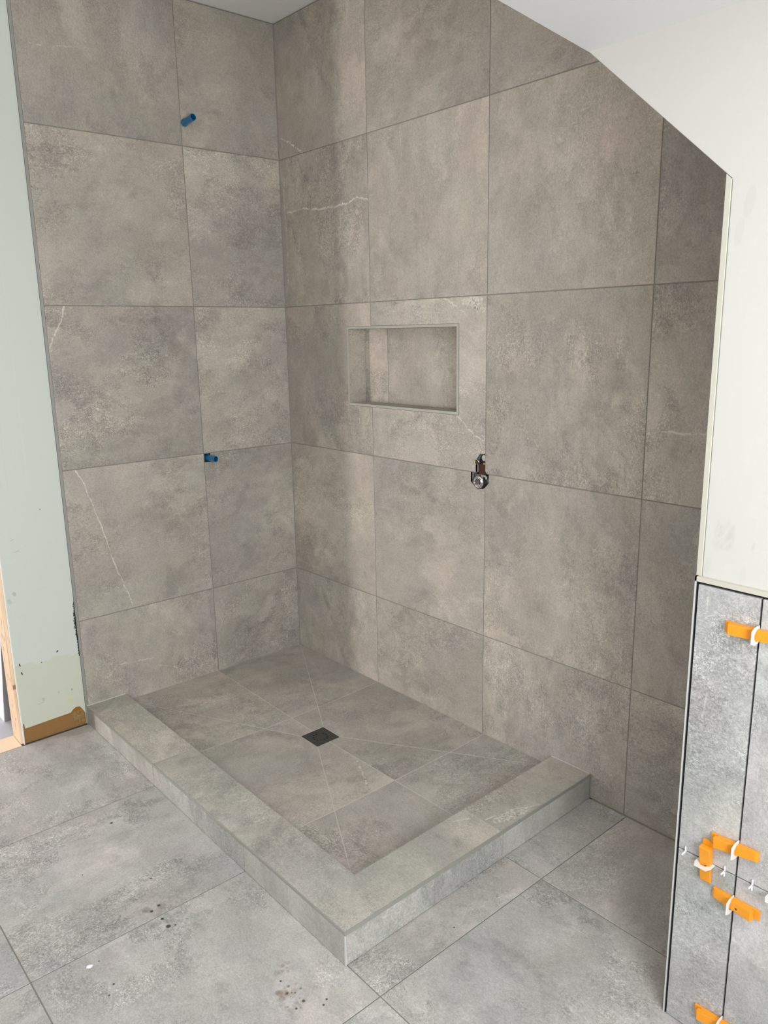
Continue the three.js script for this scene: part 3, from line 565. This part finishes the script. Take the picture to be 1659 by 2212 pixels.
// ------------------------------------------------------------------ plumbing
function bluePipe(label, pos, dir, len, embed) {
  const g = thing('pipe_stub', label, 'pipe', pos, 'blue pipe stubs in the left wall');
  g.quaternion.setFromUnitVectors(new THREE.Vector3(0, 1, 0), new THREE.Vector3(...dir).normalize());
  const blue = new THREE.MeshPhysicalMaterial({ color: lin(.004, .135, .31), roughness: .25, clearcoat: .3 });
  const R = .0128, r = .0098;
  const L = new THREE.LatheGeometry([[r, -embed], [R, -embed], [R, .010], [R + .0008, .011], [R + .0008, .015], [R, .016], [R, len - .0015], [R - .0007, len], [r, len], [r, len - .055], [.0001, len - .055]].map(p => new THREE.Vector2(...p)), 28);
  part('tube', L, blue, g);
  const hex = new THREE.CylinderGeometry(r - .0004, r - .0004, .004, 6); hex.translate(0, len - .054, 0);
  part('inner_stop', hex, std(lin(.004, .012, .06), .5), g);
  part('collar', new THREE.TorusGeometry(R + .0004, .0012, 8, 28).rotateX(Math.PI / 2).translate(0, .0045, 0), std(lin(.02, .20, .38), .35), g);
}
bluePipe('bright blue plastic pipe stub sticking out of the wall high above the other', [-.4345, 2.3170, .0003], [.004, .010, .08], .072, 0);
bluePipe('blue plastic pipe stub in a black hole at the tile corner, lower of the two', [-.4300, 1.0115, -.035], [.012, -.002, .09], .085, .03);
{
  const g = thing('shower_valve', 'unfinished concealed shower mixer valve with chrome cartridge ring and brass spindle in its wall opening', 'valve', [0, 1.0, 1.154]);
  const chrome = std(lin(.62, .63, .62), .18, { metalness: 1 }), brass = std(lin(.72, .48, .14), .25, { metalness: 1 }), dull = std(lin(.10, .095, .09), .45, { metalness: .7 }), rust = std(lin(.06, .016, .008), .8), purple = std(lin(.30, .24, .26), .3, { metalness: .6 });
  const ax = (geo, x, y, z) => { geo.rotateZ(Math.PI / 2); geo.translate(x, y, z); return geo; };
  const lat = pts => new THREE.LatheGeometry(pts.map(p => new THREE.Vector2(...p)), 36);
  part('cartridge_ring', ax(lat([[.0001, -.03], [.0225, -.03], [.0225, .004], [.0212, .0062], [.0190, .0062], [.0180, .003], [.0150, .003], [.0140, .0075], [.0118, .0075], [.0112, .002], [.0001, .002]]), 0, .0005, -.001), chrome, g, 'chrome cartridge ring');
  part('spindle', ax(lat([[.0001, 0], [.0085, 0], [.0085, .014], [.0065, .016], [.0065, .026], [.0050, .0275], [.0001, .0275]]), -.001, .0005, -.001), purple, g, 'dark metal spindle');
  part('body', mergeGeometries([boxG(.014, .045, -.022, .024, -.036, .036), boxG(.016, .04, .02, .092, -.012, .016)].map(q => q.toNonIndexed())), dull, g, 'dark cast valve body');
  part('body_cover', boxG(.012, .017, .026, .062, -.014, .018), rust, g, 'dark rusty red cover');
  part('brass_tube', ax(lat([[.0062, -.02], [.0082, -.02], [.0082, .012], [.0076, .0128], [.0064, .0128], [.0064, -.02]]), .002, .0715, -.005), chrome, g, 'bright metal tube');
  part('brass_spindle', ax(lat([[.0001, -.02], [.0042, -.02], [.0042, .012], [.003, .013], [.003, .021], [.002, .022], [.0001, .022]]), .000, .0715, -.005), brass, g, 'brass spindle');
  part('brass_screw', new THREE.SphereGeometry(.0048, 16, 10).translate(.010, .064, .013), brass, g);
  part('side_lug', ax(new THREE.CylinderGeometry(.010, .012, .012, 20), .010, .086, .016), chrome, g);
  part('bracket', mergeGeometries([boxG(.004, .012, .018, .0245, .004, .026), boxG(.004, .016, .012, .022, .024, .03)]), chrome, g);
}

// ------------------------------------------------------------------ tile levelling wedges, clips and spacers on the projecting wall
const orange = new THREE.MeshPhysicalMaterial({ color: lin(.86, .32, .012), roughness: .42, clearcoat: .15 }), smudge = std(lin(.10, .07, .04), .8);
const clipWhite = new THREE.MeshPhysicalMaterial({ color: lin(.88, .83, .79), roughness: .5, transmission: .15, thickness: 0 });
const white = std(lin(.86, .86, .85), .5);
const OUT = new THREE.Vector3(-1, 0, 0);
function orient(o, a) { const A = new THREE.Vector3(...a).normalize(), w = OUT.clone().cross(A); o.quaternion.setFromRotationMatrix(new THREE.Matrix4().makeBasis(A, w, OUT)); }
function wedge(label, pos, dir, ribbed, smudged) {      // pos: middle of the thick end on the tile face; dir: towards the thin end
  const g = thing('levelling_wedge', label, 'wedge', pos, 'orange levelling wedges on the tiled wall'); orient(g, dir);
  const L = .095, w = .0215;
  const sh = new THREE.Shape(); [[0, 0], [L, 0], [L, .0042], [L - .004, .0062], [.012, .0192], [.0105, .0180], [.0098, .0082], [.015, .0076], [.015, .0038], [.0, .0034]].forEach(([a, h], i) => i ? sh.lineTo(a, h) : sh.moveTo(a, h));
  const geo = new THREE.ExtrudeGeometry(sh, { depth: w - .0012, bevelEnabled: true, bevelSize: .0006, bevelThickness: .0006, bevelSegments: 2 });
  geo.translate(0, .0007, -(w - .0012) / 2); geo.rotateX(Math.PI / 2);         // height to +Z, width to -Y
  part('body', geo, orange, g);
  const rib = []; const ang = Math.atan2(.0195 - .0062, L - .014);
  if (ribbed) {
    for (let k = 0; k < 30; k++) { const a = .014 + k * .0025, h = .0195 - (a - .010) * Math.tan(ang) + .0009; const b = new THREE.BoxGeometry(.0012, w - .004, .0018); b.rotateY(ang); b.translate(a, 0, h); rib.push(b); }
    part('ribs', mergeGeometries(rib), orange, g);
  } else {
    const b = new THREE.BoxGeometry(.06, .003, .0009); b.rotateY(ang); b.translate(.045, 0, .0195 - .035 * Math.tan(ang) + .0008); part('rib', b, orange, g);
  }
  if (smudged) { const s = new THREE.SphereGeometry(.003, 10, 8); s.scale(1.4, 1, .25); s.translate(smudged, .003, .0195 - (smudged - .010) * Math.tan(ang) + .0008); part('dirt_smudge', s, smudge, g, 'dark dirt smudge'); }
  return g;
}
const F = XK - .0006;
wedge('ribbed orange plastic levelling wedge just below the top profile of the tiled wall', [F, .953, 2.3269], [0, .0, 1], true);
wedge('ribbed orange plastic levelling wedge lying level just above the horizontal joint', [F, .4935, 2.3352], [0, .045, 1], true);
wedge('upright orange plastic levelling wedge standing across the horizontal joint', [F, .4815, 2.3287], [0, -1, .012], false, .052);
wedge('smooth orange levelling wedge with a dark smudge below the horizontal joint', [F, .3705, 2.4430], [0, .02, -1], false, .040);
wedge('orange plastic levelling wedge low down beside the floor', [F, .0685, 2.3313], [0, .03, 1], false);
function levelClip(label, pos, along) {                 // a tab standing in the joint; along: direction of the joint
  const g = thing('levelling_clip', label, 'clip', pos, 'white levelling clips in the tile joints'); orient(g, along);
  const sh = new THREE.Shape(), w = .0175; [[-w, 0], [w, 0], [w, .017], [w - .005, .0295], [-w + .005, .0295], [-w, .017]].forEach(([a, h], i) => i ? sh.lineTo(a, h) : sh.moveTo(a, h));
  const o = new THREE.Path(); [[-.0122, .001], [-.0122, .0118], [-.0090, .0150], [-.004, .0200], [.004, .0200], [.0090, .0150], [.0122, .0118], [.0122, .001]].forEach(([a, h], i) => i ? o.lineTo(a, h) : o.moveTo(a, h)); sh.holes.push(o);
  const geo = new THREE.ExtrudeGeometry(sh, { depth: .0014, bevelEnabled: true, bevelSize: .0004, bevelThickness: .0004, bevelSegments: 1 });
  geo.translate(0, 0, -.0007); geo.rotateX(Math.PI / 2);
  part('tab', geo, clipWhite, g);
  part('neck', new THREE.BoxGeometry(.024, .0010, .008).translate(0, 0, -.0035), clipWhite, g);
}
levelClip('white clip around the wedge just below the top profile', [F, .9520, 2.3885], [0, 1, 0]);
levelClip('white clip around the level wedge just above the horizontal joint', [F, .4945, 2.3885], [0, 1, 0]);
levelClip('white clip lying in the horizontal joint around the upright wedge', [F, .4295, 2.3275], [0, 0, 1]);
levelClip('white clip around the smudged wedge below the horizontal joint', [F, .3670, 2.3885], [0, 1, 0]);
levelClip('white clip around the wedge low down beside the floor', [F, .0700, 2.3885], [0, 1, 0]);
levelClip('white clip in the horizontal joint without a wedge', [F, .4295, 2.4725], [0, 0, 1]);
function spacer(label, z, y, arms, tilt) {
  const g = thing('tile_spacer', label, 'spacer', [F - .0008, y, z], 'white tile spacers in the horizontal joint'); g.rotation.z = tilt;
  const gs = [boxG(-.001, .0045, -.0009, .0009, -.0009, .0009)];
  if (arms.includes('u')) gs.push(boxG(-.0022, .0004, 0, .0118, -.0012, .0012));
  if (arms.includes('d')) gs.push(boxG(-.0022, .0004, -.0118, 0, -.0012, .0012));
  gs.push(boxG(-.0150, 0, -.0013, .0013, -.0012, .0012));
  part('cross', mergeGeometries(gs), white, g);
}
spacer('white tile spacer with a missing arm close to the wall corner profile', 2.2815, .4295, 'u', .04);
spacer('white cross-shaped tile spacer between the upright wedge and the vertical joint', 2.3665, .4295, 'ud', 0);
spacer('white cross-shaped tile spacer beyond the vertical joint, beside the wedgeless clip', 2.4230, .4295, 'ud', 0);

// ------------------------------------------------------------------ small things
{
  const g = new THREE.IcosahedronGeometry(.006, 1), p = g.attributes.position; seed = 12;
  for (let i = 0; i < p.count; i++) { const k = .8 + .4 * Math.abs(Math.sin(p.getX(i) * 900 + p.getZ(i) * 500)); p.setXYZ(i, p.getX(i) * k * 1.3, p.getY(i) * .45, p.getZ(i) * k); }
  g.computeVertexNormals();
  const m = new THREE.Mesh(g, white); m.name = 'plaster_chip'; m.position.set(-1.513, .0022, 1.247); m.userData = { label: 'small white plaster chip lying on the floor tile', category: 'chip' }; m.castShadow = m.receiveShadow = true; scene.add(m);
}
{
  // pack of boards leaning in the next room, seen through the doorway
  const cv = document.createElement('canvas'); cv.width = 256; cv.height = 512; const cx = cv.getContext('2d'); seed = 83;
  cx.fillStyle = 'rgb(232,232,238)'; cx.fillRect(0, 0, 256, 512);
  cx.strokeStyle = 'rgba(120,114,140,.75)';
  for (const [x, y0, y1, lw, gap] of [[196, 150, 470, 9, 9], [224, 250, 420, 6, 7], [160, 60, 480, 4, 8], [130, 200, 440, 4, 7], [90, 120, 470, 9, 10]]) for (let y = y0; y < y1; y += gap) { if (rnd() < .16) { y += gap; continue; } cx.lineWidth = 2; cx.beginPath(); cx.moveTo(x - lw, y); cx.lineTo(x + lw * rnd(), y + (rnd() - .5) * 5); if (rnd() < .6) cx.lineTo(x + lw, y + 4); cx.stroke(); }
  cx.fillStyle = 'rgba(92,140,128,.85)'; cx.beginPath(); cx.ellipse(150, 508, 60, 16, 0, 0, 7); cx.fill();
  const tx = new THREE.CanvasTexture(cv); tx.colorSpace = THREE.SRGBColorSpace;
  const printed = new THREE.MeshStandardMaterial({ map: tx, roughness: .6 }), grey = std(lin(.30, .28, .29), .8);
  const g = thing('board_pack', 'printed white package leaning in the next room behind the doorway', 'package', [-1.288, -.005, -.262]); g.rotation.set(0, 0, -.075);
  part('pack', boxG(.001, .42, .0, 1.1, -.6, 0), grey, g, 'grey end of the package');
  part('printed_cover', slab(rect(-.6, 0, 0, 1.1), (u, v, h) => [-h, v, u], (u, v) => [u / .6 + 1, v / 1.1], .002), printed, g, 'white printed cover');
}
renderer.render(scene, camera);
